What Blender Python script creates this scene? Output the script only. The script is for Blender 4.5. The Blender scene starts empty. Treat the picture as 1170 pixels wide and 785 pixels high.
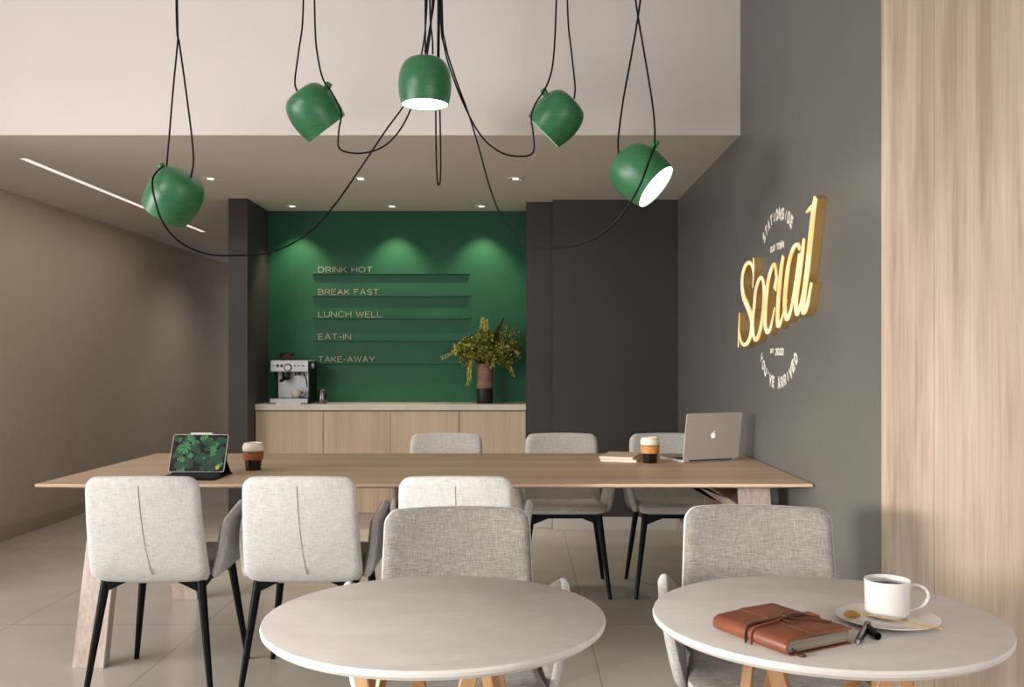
import bpy, bmesh, math, random
from mathutils import Vector, Matrix
random.seed(7)
S = bpy.context.scene
COL = S.collection

# ------------------------------------------------------------------ camera, world, lights, exposure
F = 1063.0; CX = 596.0; CY = 413.0; CH = 1.25
cam_d = bpy.data.cameras.new('camera'); cam = bpy.data.objects.new('camera', cam_d); COL.objects.link(cam)
cam.location = (0, 0, CH); cam.rotation_euler = (math.radians(90), 0, 0)
cam_d.sensor_width = 36; cam_d.lens = F/1170*36
cam_d.shift_x = -(CX-585)/1170; cam_d.shift_y = (CY-392.5)/1170
cam_d.clip_start = .05
S.camera = cam
S.view_settings.view_transform = 'Standard'; S.view_settings.look = 'None'
S.view_settings.gamma = 1; S.view_settings.use_curve_mapping = False
S.view_settings.exposure = 0.0

def lin(c):
    return tuple((v/255/12.92 if v/255 <= .04045 else ((v/255+.055)/1.055)**2.4) for v in c)

w = bpy.data.worlds.new('world'); S.world = w; w.use_nodes = True
bg = w.node_tree.nodes['Background']; bg.inputs[0].default_value = (*lin((250, 250, 252)), 1); bg.inputs[1].default_value = 0.65

def light(name, kind, loc, power, col=(255, 240, 222), target=None, **kw):
    d = bpy.data.lights.new(name, kind); d.energy = power; d.color = lin(col)
    for k, v in kw.items(): setattr(d, k, v)
    o = bpy.data.objects.new(name, d); COL.objects.link(o); o.location = loc
    if target is not None:
        o.rotation_euler = (Vector(target)-Vector(loc)).to_track_quat('-Z', 'Y').to_euler()
    return o
light('window_daylight', 'AREA', (-5.0, -1.6, 1.6), 18, (255, 251, 246), target=(1.1, 3.2, .75), shape='RECTANGLE', size=1.2, size_y=.6, spread=math.radians(28))
light('side_window_daylight', 'AREA', (-6.0, 1.4, 1.5), 95, (255, 251, 248), target=(-1.3, 3.4, .25), shape='RECTANGLE', size=3.6, size_y=1.4, spread=math.radians(90))
light('front_fill', 'AREA', (3.3, -2.8, 1.6), 106, (255, 251, 250), target=(-1.9, 7, 1.0), shape='RECTANGLE', size=3.5, size_y=2.4)  # added soft fill from the right, lifts the left wall and chair arms
light('upper_wall_fill', 'AREA', (-5.0, -.5, 3.4), 44, (255, 250, 248), target=(-2.0, 4.9, 3.1), shape='RECTANGLE', size=2.5, size_y=.7, spread=math.radians(100))  # added fill that brightens the left of the upper wall

# ------------------------------------------------------------------ materials
def mat(name, col, rough=.6, metal=0, emit=None, es=0, **kw):
    m = bpy.data.materials.new(name); m.use_nodes = True
    b = m.node_tree.nodes['Principled BSDF']
    b.inputs['Base Color'].default_value = (*lin(col), 1); b.inputs['Roughness'].default_value = rough
    b.inputs['Metallic'].default_value = metal
    if emit: b.inputs['Emission Color'].default_value = (*lin(emit), 1); b.inputs['Emission Strength'].default_value = es
    for k, v in kw.items(): b.inputs[k].default_value = v
    return m
def nodes(m): return m.node_tree.nodes, m.node_tree.links, m.node_tree.nodes['Principled BSDF']
def coords(m, scale=(1, 1, 1), rot=(0, 0, 0)):
    n, l, b = nodes(m); t = n.new('ShaderNodeTexCoord'); mp = n.new('ShaderNodeMapping')
    mp.inputs['Scale'].default_value = scale; mp.inputs['Rotation'].default_value = rot
    l.new(t.outputs['Object'], mp.inputs[0]); return mp.outputs[0]
def noise(m, vec, scale=5, detail=3, rough=.5, dist=0):
    n, l, b = nodes(m); t = n.new('ShaderNodeTexNoise'); t.inputs['Scale'].default_value = scale
    t.inputs['Detail'].default_value = detail; t.inputs['Roughness'].default_value = rough; t.inputs['Distortion'].default_value = dist
    l.new(vec, t.inputs['Vector']); return t.outputs['Fac']
def ramp(m, fac, stops):
    n, l, b = nodes(m); r = n.new('ShaderNodeValToRGB'); e = r.color_ramp.elements
    while len(e) < len(stops): e.new(.5)
    for i, (p, c) in enumerate(stops): e[i].position = p; e[i].color = (*lin(c), 1)
    l.new(fac, r.inputs[0]); return r.outputs[0]
def mix(m, a, b_, fac, mode='MIX'):
    n, l, b = nodes(m); x = n.new('ShaderNodeMix'); x.data_type = 'RGBA'; x.blend_type = mode
    for sock, v in ((x.inputs[0], fac), (x.inputs[6], a), (x.inputs[7], b_)):
        if hasattr(v, 'links'): l.new(v, sock)
        elif isinstance(v, tuple): sock.default_value = (*lin(v), 1)
        else: sock.default_value = v
    return x.outputs[2]
def math_(m, op, a, b_=0.0):
    n, l, b = nodes(m); x = n.new('ShaderNodeMath'); x.operation = op
    for sock, v in ((x.inputs[0], a), (x.inputs[1], b_)):
        if hasattr(v, 'links'): l.new(v, sock)
        else: sock.default_value = v
    return x.outputs[0]
def base(m, c): n, l, b = nodes(m); l.new(c, b.inputs['Base Color'])
def bump(m, fac, strength=.2, dist=.002):
    n, l, b = nodes(m); x = n.new('ShaderNodeBump'); x.inputs['Strength'].default_value = strength; x.inputs['Distance'].default_value = dist
    l.new(fac, x.inputs['Height']); l.new(x.outputs[0], b.inputs['Normal'])

def wood(name, dark, mid, light_, grain='z', sc=1.0, rough=.5, figure=1.0):
    m = mat(name, mid, rough)
    k = {'x': (.05, 1, 1), 'y': (1, .05, 1), 'z': (1, 1, .05)}[grain]
    broad = noise(m, coords(m, tuple(v*sc for v in k)), 7, 5, .6, .6)
    k2 = {'x': (.015, 1, 1), 'y': (1, .015, 1), 'z': (1, 1, .015)}[grain]
    fine = noise(m, coords(m, tuple(v*sc for v in k2)), 70, 4, .75)
    c1 = ramp(m, broad, [(.28, dark), (.5, mid), (.72, light_)])
    g = ramp(m, fine, [(.30, (150, 140, 128)), (.62, (255, 255, 255))])
    base(m, mix(m, c1, g, .45*figure, 'MULTIPLY'))
    bump(m, fine, .12, .001); return m
def fabric(name, a, b_, c, sc=1.0):
    m = mat(name, b_, .95)
    h = noise(m, coords(m, (12*sc, 60*sc, 420*sc)), 1, 3, .8)
    v = noise(m, coords(m, (420*sc, 60*sc, 12*sc)), 1, 3, .8)
    f = noise(m, coords(m), 420*sc, 2, .6)
    big = noise(m, coords(m, (1, 1, 1)), 9, 3, .6)
    s = math_(m, 'ADD', math_(m, 'ADD', math_(m, 'MULTIPLY', h, .36), math_(m, 'MULTIPLY', v, .32)), math_(m, 'ADD', math_(m, 'MULTIPLY', f, .26), math_(m, 'MULTIPLY', big, .06)))
    base(m, ramp(m, s, [(.39, a), (.48, b_), (.58, c)]))
    bump(m, s, .5, .0015)
    m.node_tree.nodes['Principled BSDF'].inputs['Sheen Weight'].default_value = .15
    return m
def plaster(name, col, var=.05, rough=.75, sc=1.3):
    m = mat(name, col, rough)
    f = noise(m, coords(m), sc, 5, .6)
    d = tuple(max(0, v*(1-var)) for v in col); u = tuple(min(255, v*(1+var)) for v in col)
    base(m, ramp(m, f, [(.3, d), (.7, u)]))
    bump(m, noise(m, coords(m), 180, 2), .05, .001); return m

M = {}
M['upper'] = plaster('painted_upper_wall', (216, 209, 204), .012, .85)
M['ceil'] = plaster('painted_ceiling', (220, 214, 208), .012, .85)
M['left'] = plaster('greige_wall', (198, 186, 170), .02, .8)
M['base'] = mat('skirting_paint', (176, 164, 150), .5)
M['basel'] = mat('pale_skirting_paint', (205, 200, 195), .5)
M['dark'] = plaster('charcoal_wall', (97, 95, 91), .045, .42, .8)
M['dark2'] = plaster('charcoal_joinery', (62, 58, 54), .02, .6)
M['green'] = plaster('green_wall', (12, 88, 54), .03, .55)
M['greenl'] = mat('green_ledge_paint', (18, 80, 50), .55)
M['woodwall'] = wood('pale_ash_cladding', (158, 138, 117), (186, 167, 147), (202, 185, 166), 'z', 2.2, .55, .65)
M['cab'] = wood('oak_cabinet_veneer', (182, 160, 137), (202, 182, 159), (214, 196, 174), 'z', 1.2, .5, .6)
M['oak'] = wood('oak_tabletop', (182, 154, 127), (206, 178, 151), (220, 195, 169), 'x', 1.0, .42, .7)
M['oakleg'] = wood('whitewashed_oak_leg', (178, 160, 146), (202, 186, 173), (218, 205, 194), 'z', 1.6, .55)
M['goldoak'] = wood('golden_oak', (120, 84, 52), (160, 118, 76), (182, 142, 98), 'z', 1.6, .45)
M['slab'] = plaster('pale_stone_slab', (214, 206, 194), .05, .3, 6)
M['outer'] = fabric('pale_linen_weave', (144, 141, 136), (200, 197, 193), (226, 224, 221), 2.3)
M['inner'] = fabric('greige_tweed_weave', (72, 67, 61), (118, 112, 105), (160, 154, 146), 2.2)
M['inner_lit'] = fabric('lit_tweed_weave', (140, 134, 127), (180, 175, 168), (206, 201, 195), 1.5)  # inner tweed lightened: brighter light on the far chairs put into the colour
M['black'] = mat('black_powder_coat', (5, 5, 5), .38, **{'Specular IOR Level': .18})
M['seam'] = mat('seam_thread', (150, 145, 138), .9)
M['shade'] = mat('green_lacquered_aluminium', (24, 108, 50), .36)
_f = noise(M['shade'], coords(M['shade'], (1, 1, 30)), 14, 4, .7); base(M['shade'], ramp(M['shade'], _f, [(.3, (38, 98, 60)), (.5, (46, 110, 68)), (.75, (78, 132, 94))]))
M['glow'] = mat('lamp_diffuser', (255, 255, 250), .5, 0, (255, 248, 232), 5)
M['down'] = mat('downlight_glow', (255, 255, 250), .5, 0, (255, 240, 215), 6)
M['strip'] = mat('strip_glow', (255, 255, 250), .5, 0, (255, 238, 222), .85)
M['trim'] = mat('white_downlight_trim', (225, 218, 208), .4)
M['cable'] = mat('black_cable', (4, 4, 4), .45, **{'Specular IOR Level': .2})
M['gold'] = mat('brushed_gold', (216, 180, 116), .32, .8)
M['neon'] = mat('warm_lit_face', (190, 160, 112), .4, 0, (255, 222, 160), .82)
_f = noise(M['neon'], coords(M['neon']), 9, 2); _r = ramp(M['neon'], _f, [(.35, (236, 190, 118)), (.6, (255, 240, 205))]); nodes(M['neon'])[1].new(_r, nodes(M['neon'])[2].inputs['Emission Color'])
M['white'] = mat('white_lettering', (225, 218, 208), .5)
M['menuw'] = mat('menu_lettering_paint', (172, 168, 150), .5)
M['steel'] = mat('brushed_steel', (198, 198, 201), .3, .4)
M['jug'] = mat('polished_jug_steel', (120, 118, 114), .2, .9)
M['dsteel'] = mat('dark_steel', (70, 70, 72), .3, .9)
M['chrome'] = mat('chrome', (220, 220, 220), .12, 1)
M['porc'] = mat('white_porcelain', (216, 210, 205), .15)
M['cream'] = mat('cream_silicone', (226, 217, 200), .5)
M['cork'] = plaster('brown_cork', (140, 80, 45), .18, .8, 90)
M['cork2'] = plaster('amber_cork', (196, 134, 70), .18, .8, 90)
M['coffee'] = mat('coffee', (30, 14, 7), .12)
M['coffeeglass'] = mat('glass_filled_with_coffee', (10, 7, 6), .06)
M['glass'] = mat('clear_glass', (240, 240, 240), .05, 0, None, 0, **{'Transmission Weight': 1.0, 'IOR': 1.45})
M['leather'] = plaster('tan_leather', (122, 68, 44), .12, .45, 22)
M['leatherd'] = mat('dark_leather_cord', (66, 34, 24), .5)
M['paper'] = wood('grey_page_edges', (96, 86, 78), (128, 116, 106), (156, 144, 132), 'x', 3, .9)
M['paperl'] = mat('pale_cover', (222, 200, 176), .7)
M['paperw'] = mat('cream_page_edges', (232, 220, 204), .9)
M['alu'] = mat('silver_aluminium', (190, 182, 175), .4, .15)
M['logo'] = mat('lit_logo', (240, 240, 240), .4, 0, (225, 235, 240), .5)
M['keys'] = mat('dark_keys', (38, 38, 40), .5)
M['screen'] = mat('screen_black', (14, 17, 16), .2, 0, (12, 15, 14), .4)
M['leafa'] = mat('picture_mid_leaf', (18, 62, 36), .35, 0, (24, 84, 48), .3)
M['leafb'] = mat('picture_bright_leaf', (60, 118, 74), .35, 0, (74, 140, 88), .35)
M['leafc'] = mat('picture_deep_leaf', (10, 36, 24), .35, 0, (14, 46, 30), .3)
M['leafy'] = mat('picture_yellow_leaf', (150, 140, 60), .3, 0, (170, 150, 70), .3)
M['vaset'] = wood('banded_terracotta', (118, 90, 72), (146, 114, 94), (164, 132, 110), 'x', 2, .7)
M['vaseb'] = mat('black_vase_glaze', (26, 24, 25), .5)
M['fol'] = plaster('olive_foliage', (98, 102, 42), .45, .6, 30)
M['fol2'] = plaster('yellow_green_frond', (176, 168, 78), .2, .6, 30)
M['stem'] = mat('brown_stem', (70, 62, 30), .7)
M['hopper'] = mat('smoked_brown_hopper', (70, 38, 28), .15)
M['gap'] = mat('shadow_gap_black', (40, 34, 28), .8)

def stone(name, a, b_, c):
    m = mat(name, b_, .42)
    f = noise(m, coords(m, (1, 2.2, 1), (0, 0, .5)), 5, 6, .62, .9)
    f2 = noise(m, coords(m), 45, 3, .6)
    s = math_(m, 'ADD', math_(m, 'MULTIPLY', f, .8), math_(m, 'MULTIPLY', f2, .2))
    base(m, ramp(m, s, [(.34, a), (.5, b_), (.64, c)])); return m
M['top'] = stone('pale_stone_tabletop', (200, 193, 186), (206, 199, 193), (213, 207, 201))

# floor tiles: joints every .91 m
m = mat('large_glossy_floor_tile', (190, 178, 160), .22); M['floor'] = m
n, l, b = nodes(m); t = n.new('ShaderNodeTexCoord'); sp = n.new('ShaderNodeSeparateXYZ'); l.new(t.outputs['Object'], sp.inputs[0])
def joint(out, off, per):
    a = math_(m, 'ADD', out, off); a = math_(m, 'MODULO', a, per); a = math_(m, 'SUBTRACT', a, per/2); a = math_(m, 'ABSOLUTE', a)
    return math_(m, 'GREATER_THAN', a, per/2-.0022)
j = math_(m, 'MAXIMUM', joint(sp.outputs[0], 1.51+.91*20, .91), joint(sp.outputs[1], -4.42+1.82*20, 1.82))
f = noise(m, coords(m), 1.6, 5, .6); fc = ramp(m, f, [(.3, (192, 185, 174)), (.7, (206, 199, 188))])
base(m, mix(m, fc, (158, 148, 134), j))
rr = ramp(m, noise(m, coords(m), 3, 4), [(.3, (110, 110, 110)), (.7, (142, 142, 142))]); l.new(rr, b.inputs['Roughness'])

# ------------------------------------------------------------------ mesh helpers
def obj(name, bm, mats, parent=None, loc=None, smooth=None, rot=None):
    me = bpy.data.meshes.new(name)
    bmesh.ops.recalc_face_normals(bm, faces=bm.faces) if smooth != 'keep' else None
    bm.to_mesh(me); bm.free()
    for k in (mats if isinstance(mats, (list, tuple)) else [mats]): me.materials.append(M[k])
    o = bpy.data.objects.new(name, me); COL.objects.link(o)
    if parent: o.parent = parent
    if loc is not None: o.location = loc
    if rot is not None: o.rotation_euler = rot
    if smooth:
        for p in me.polygons: p.use_smooth = True
        if smooth != 'keep' and smooth is not True:
            try: me.set_sharp_from_angle(angle=smooth)
            except Exception: pass
    return o
SM = math.radians(38)
def tag(o, label=None, cat=None, group=None, kind=None):
    if label: o['label'] = label
    if cat: o['category'] = cat
    if group: o['group'] = group
    if kind: o['kind'] = kind
    return o
def thing(name, label, cat, loc=(0, 0, 0), rz=0, group=None):
    o = bpy.data.objects.new(name, None); COL.objects.link(o); o.empty_display_size = .1
    o.location = loc; o.rotation_euler = (0, 0, rz); return tag(o, label, cat, group)
def B(): return bmesh.new()
def box(bm, x0, x1, y0, y1, z0, z1, bev=0, mi=0, seg=2):
    r = bmesh.ops.create_cube(bm, size=1)
    for v in r['verts']:
        v.co = Vector(((x0+x1)/2+v.co.x*(x1-x0), (y0+y1)/2+v.co.y*(y1-y0), (z0+z1)/2+v.co.z*(z1-z0)))
    fs = set(f for v in r['verts'] for f in v.link_faces)
    for f in fs: f.material_index = mi
    if bev:
        es = set(e for f in fs for e in f.edges)
        rb = bmesh.ops.bevel(bm, geom=list(es), offset=bev, segments=seg, affect='EDGES', profile=.5)
        for f in rb['faces']: f.material_index = mi
    return bm
def lathe(bm, prof, c=(0, 0, 0), n=32, mi=0, axis=None):
    """revolve (r,z) profile; r=0 closes"""
    R = axis.to_track_quat('Z', 'Y').to_matrix() if axis is not None else Matrix.Identity(3)
    c = Vector(c); rings = []
    for r, z in prof:
        if r <= 1e-6: rings.append([bm.verts.new(c+R@Vector((0, 0, z)))])
        else: rings.append([bm.verts.new(c+R@Vector((r*math.cos(2*math.pi*i/n), r*math.sin(2*math.pi*i/n), z))) for i in range(n)])
    for a, b_ in zip(rings, rings[1:]):
        for i in range(n):
            j_ = (i+1) % n
            if len(a) == 1 and len(b_) == 1: break
            if len(a) == 1: f = bm.faces.new((a[0], b_[j_], b_[i]))
            elif len(b_) == 1: f = bm.faces.new((a[i], a[j_], b_[0]))
            else: f = bm.faces.new((a[i], a[j_], b_[j_], b_[i]))
            f.material_index = mi
    return bm
def crom(pts, sub=8):
    pts = [Vector(p) for p in pts]; out = []
    P = [pts[0]*2-pts[1]]+pts+[pts[-1]*2-pts[-2]]
    for i in range(1, len(P)-2):
        p0, p1, p2, p3 = P[i-1:i+3]
        for k in range(sub):
            t_ = k/sub
            out.append(.5*((2*p1)+(-p0+p2)*t_+(2*p0-5*p1+4*p2-p3)*t_**2+(-p0+3*p1-3*p2+p3)*t_**3))
    out.append(pts[-1]); return out
def tube(bm, pts, r, n=8, mi=0, r1=None, flat=1.0, cap=True):
    pts = [Vector(p) for p in pts]; rings = []; up = None
    N = len(pts)
    for i, p in enumerate(pts):
        d = (pts[min(i+1, N-1)]-pts[max(i-1, 0)]).normalized()
        if up is None:
            up = Vector((0, 0, 1)) if abs(d.z) < .9 else Vector((0, 1, 0))
        s = d.cross(up)
        if s.length < 1e-4: s = d.cross(Vector((1, .3, 0)))
        s.normalize(); u = s.cross(d).normalized(); up = u
        rr_ = r if r1 is None else r+(r1-r)*i/max(1, N-1)
        rings.append([bm.verts.new(p+s*rr_*math.cos(2*math.pi*k/n)+u*rr_*flat*math.sin(2*math.pi*k/n)) for k in range(n)])
    for a, b_ in zip(rings, rings[1:]):
        for k in range(n):
            f = bm.faces.new((a[k], a[(k+1) % n], b_[(k+1) % n], b_[k])); f.material_index = mi
    if cap:
        bm.faces.new(rings[0]).material_index = mi; bm.faces.new(rings[-1][::-1]).material_index = mi
    return bm
def prism(bm, poly, ext, mi=0):
    """poly: list of Vector; extruded by vector ext"""
    a = [bm.verts.new(Vector(p)) for p in poly]; b_ = [bm.verts.new(Vector(p)+Vector(ext)) for p in poly]
    n_ = len(a)
    fs = [bm.faces.new(a), bm.faces.new(b_[::-1])]
    for i in range(n_): fs.append(bm.faces.new((a[i], b_[i], b_[(i+1) % n_], a[(i+1) % n_])))
    for f in fs: f.material_index = mi
    return bm
def rrect(a, b_, r, n=6):
    if not isinstance(r, (list, tuple)): r = [r]*4
    out = []
    for q, (sx, sy) in enumerate(((1, 1), (-1, 1), (-1, -1), (1, -1))):
        rr_ = r[q]
        for k in range(n+1):
            t_ = math.pi/2*(q+k/n)
            out.append((sx*(a-rr_)+rr_*math.cos(t_), sy*(b_-rr_)+rr_*math.sin(t_)))
    # densify straight runs
    dense = []
    for i in range(len(out)):
        p, q_ = out[i], out[(i+1) % len(out)]; d = math.dist(p, q_); k = max(1, int(d/(min(a, b_)*.18)))
        for s_ in range(k): dense.append((p[0]+(q_[0]-p[0])*s_/k, p[1]+(q_[1]-p[1])*s_/k))
    return dense
def pad(bm, surf, a, b_, r, th, soft=.018):
    """upholstered panel: surf(u,v)->Vector, u,v in [-1,1]; material 0 = back side, 1 = front (+normal) side"""
    ol = rrect(a, b_, r)
    def pt(x, y, off):
        u, v = x/a, y/b_; e = .01
        p = surf(u, v); du = surf(u+e, v)-surf(u-e, v); dv = surf(u, v+e)-surf(u, v-e)
        return p+du.cross(dv).normalized()*off
    ins = [(0, 0), (.0012, .4), (.006, .72), (soft, .96), (soft*1.8, 1)]
    mn = min(a, b_)
    ks = [(i_/mn, t_) for i_, t_ in ins]+[(.4, 1), (.65, 1), (.85, 1)]
    front = []; 
    def ring(k, t_, sgn): return [bm.verts.new(pt(x*(1-k*mn/a*1.0), y*(1-k*mn/b_*1.0) if k < .3 else y*(1-k), sgn*t_*th/2)) if k < .3 else bm.verts.new(pt(x*(1-k), y*(1-k), sgn*t_*th/2)) for x, y in ol]
    edge = ring(0, 0, 1); n_ = len(ol)
    for sgn, mi in ((1, 1), (-1, 0)):
        prev = edge
        for k, t_ in ks[1:]:
            cur = ring(k, t_, sgn)
            for i in range(n_):
                j_ = (i+1) % n_
                f = bm.faces.new((prev[i], prev[j_], cur[j_], cur[i]) if sgn > 0 else (prev[j_], prev[i], cur[i], cur[j_])); f.material_index = mi if t_ > .5 else 0
            prev = cur
        c = bm.verts.new(pt(0, 0, sgn*th/2))
        for i in range(n_):
            j_ = (i+1) % n_
            f = bm.faces.new((prev[i], prev[j_], c) if sgn > 0 else (prev[j_], prev[i], c)); f.material_index = mi
    return bm
def px(x, y, D): return Vector(((x-CX)*D/F, D, CH+(CY-y)*D/F))
def struct(name, bm, m_, **k): return tag(obj(name, bm, m_, **k), kind='structure')
def copy_tree(o, parent=None):
    c = o.copy(); COL.objects.link(c)
    if parent: c.parent = parent
    for ch in list(o.children): copy_tree(ch, c)
    return c

# ------------------------------------------------------------------ the room
XL, XR, YB = -3.62, 1.16, 6.9
LC, HC = 2.45, 4.0
struct('floor', box(B(), -6.5, 3.6, -4.5, 12.2, -.08, 0), 'floor')
struct('ceiling', box(B(), -6.5, 3.6, -4.5, 5.1, HC, HC+.1), 'upper')
# lowered ceiling with slot for the light line
struct('ceiling', box(box(box(box(B(), -6.5, -2.975, 4.94, 12.1, LC, LC+.12), -2.925, 1.16, 4.94, 12.1, LC, LC+.12), -2.975, -2.925, 4.94, 5.50, LC, LC+.12), -2.975, -2.925, 8.64, 12.1, LC, LC+.12), 'ceil')
struct('wall_upper', box(B(), -6.5, XR, 4.935, 5.1, LC+.1205, HC), 'upper')
struct('wall_fascia', box(B(), -6.5, XR, 4.934, 4.9395, LC, LC+.121), 'upper')
struct('wall_left', box(B(), XL-.12, XL, 4.5, 12.1, 0, LC), 'left')
struct('wall_side_blocker', box(B(), -6.5, -6.38, -4.5, 4.934, 2.55, HC), 'upper')  # unseen upper wall, put in to block world light from the left
struct('wall_front_blocker', box(B(), -6.38, 3.6, -4.5, -4.4, 2.9, HC), 'upper')  # unseen lintel, put in to keep world light off the upper room
struct('wall_far', box(B(), XL, -2.16, 11.9, 12.05, 0, LC), 'left')
struct('wall_right', box(B(), XR, XR+.24, 3.0, 7.1, 0, HC), 'dark')
struct('wall_back', box(B(), .2304, XR, YB, 7.1, 0, LC), 'dark2')
struct('wall_pier', box(B(), .035, .2304, 7.0, 7.1, 0, LC), 'dark2')
struct('wall_green', box(B(), -2.02, .16, 7.42, 7.56, 0, LC), 'green')
struct('wall_niche', box(B(), .035, .16, 7.1, 7.42, 0, LC), 'dark2')
struct('wall_corridor', box(box(B(), -2.16, -2.02, 6.85, 7.56, 0, LC), -2.16, -2.1, 7.56, 11.9, 0, LC), 'dark2')
# wood clad return facing the camera: planks with fine grooves
bm = B(); x = XR
for i, wd in enumerate((.155, .34, .34, .34, .34, .34, .34)):
    box(bm, x, x+wd-.0012, 2.965, 3.0, 0, HC, .0006); x += wd
struct('wall_wood', bm, 'woodwall')
struct('baseboard_left', box(B(), XL, XL+.014, 4.5, 11.9, 0, .098, .003), 'base')
struct('baseboard_back', box(B(), .2304, XR, YB-.014, YB, 0, .098, .003), 'basel')
struct('baseboard_pier', box(B(), .035, .23, 6.986, 7.0, 0, .098, .003), 'basel')
struct('baseboard_right', box(B(), XR-.014, XR, 3.0, YB-.014, 0, .098, .003), 'base')
struct('baseboard_corridor', box(B(), -2.16, -2.03, 6.836, 6.85, 0, .098, .003), 'base')

# recessed line of light
t = thing('linear_light', 'long thin white strip of light recessed in the lowered ceiling at left', 'ceiling light', (-2.95, 7.07, LC))
obj('housing', box(box(box(box(B(), -.025, -.0235, -1.57, 1.57, 0, .05), .0235, .025, -1.57, 1.57, 0, .05), -.0235, .0235, -1.57, -1.568, 0, .05), -.0235, .0235, 1.568, 1.57, 0, .05), 'trim', t)
obj('diffuser', box(B(), -.0235, .0235, -1.568, 1.568, .004, .01), 'strip', t)
light('strip_beam', 'AREA', (-2.95, 7.07, LC-.004), 7, (255, 240, 226), target=(-2.95, 7.0701, 0), shape='RECTANGLE', size=3.1, size_y=.045).rotation_euler = (0, 0, math.radians(90))
light('corridor_end_fill', 'AREA', (-2.9, 11.7, 1.3), 3, (244, 240, 244), target=(-3.3, 8, 1.3), shape='RECTANGLE', size=1.2, size_y=2.0)  # added fill at the closed corridor end, brightens the left wall

light('corridor_fill_spot', 'SPOT', (-2.62, 9.6, LC-.02), 34, (250, 240, 236), target=(-2.9, 9.6, 0), spot_size=math.radians(140), spot_blend=1.0, shadow_soft_size=.05)  # added spot with no fixture, lifts the far part of the left wall

# downlights
dl = [(-2.04, 6.1, 'recessed round downlight in the ceiling just right of the leftmost green pendant', 0),
      (-1.056, 6.1, 'recessed round downlight in the front row, between the two left pendants and the green wall', 0),
      (-.04, 6.1, 'recessed round downlight in the front row, below the right of the two upper tilted pendants', 0),
      (-1.77, 7.18, 'recessed downlight over the green wall, above the coffee machine end', 1),
      (-1.0, 7.18, 'recessed downlight over the middle of the green wall above the ledges', 1),
      (-.31, 7.18, 'recessed downlight over the green wall, above the vase of foliage', 1)]
proto = None
for (x, y, lab, row) in dl:
    if proto is None:
        t = thing('downlight', lab, 'ceiling light', (x, y, LC), 0, 'recessed downlights in the lowered ceiling')
        obj('trim_ring', lathe(B(), [(.052, -.0005), (.052, -.006), (.046, -.008), (.036, -.004), (.032, -.0005)], n=28), 'trim', t, smooth=SM)
        obj('bezel', lathe(B(), [(.0315, -.0008), (.0315, -.003), (.022, -.0032), (.022, -.0008)], n=28), 'dsteel', t)
        obj('lamp', lathe(B(), [(.0215, -.001), (.0215, -.003), (0, -.0035)], n=20), 'down', t)
        proto = t
    else:
        t = copy_tree(proto); t.location = (x, y, LC); t['label'] = lab
    if row:
        light('downlight_beam', 'SPOT', (x, y+.025, LC-.03), 25, (255, 238, 214), target=(x, y+.42, 0), spot_size=math.radians(84), spot_blend=.75, shadow_soft_size=.018)
    else:
        light('downlight_beam', 'SPOT', (x, y, LC-.03), 42, (255, 238, 216), target=(x, y, 0), spot_size=math.radians(76), spot_blend=.9, shadow_soft_size=.03)

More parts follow.
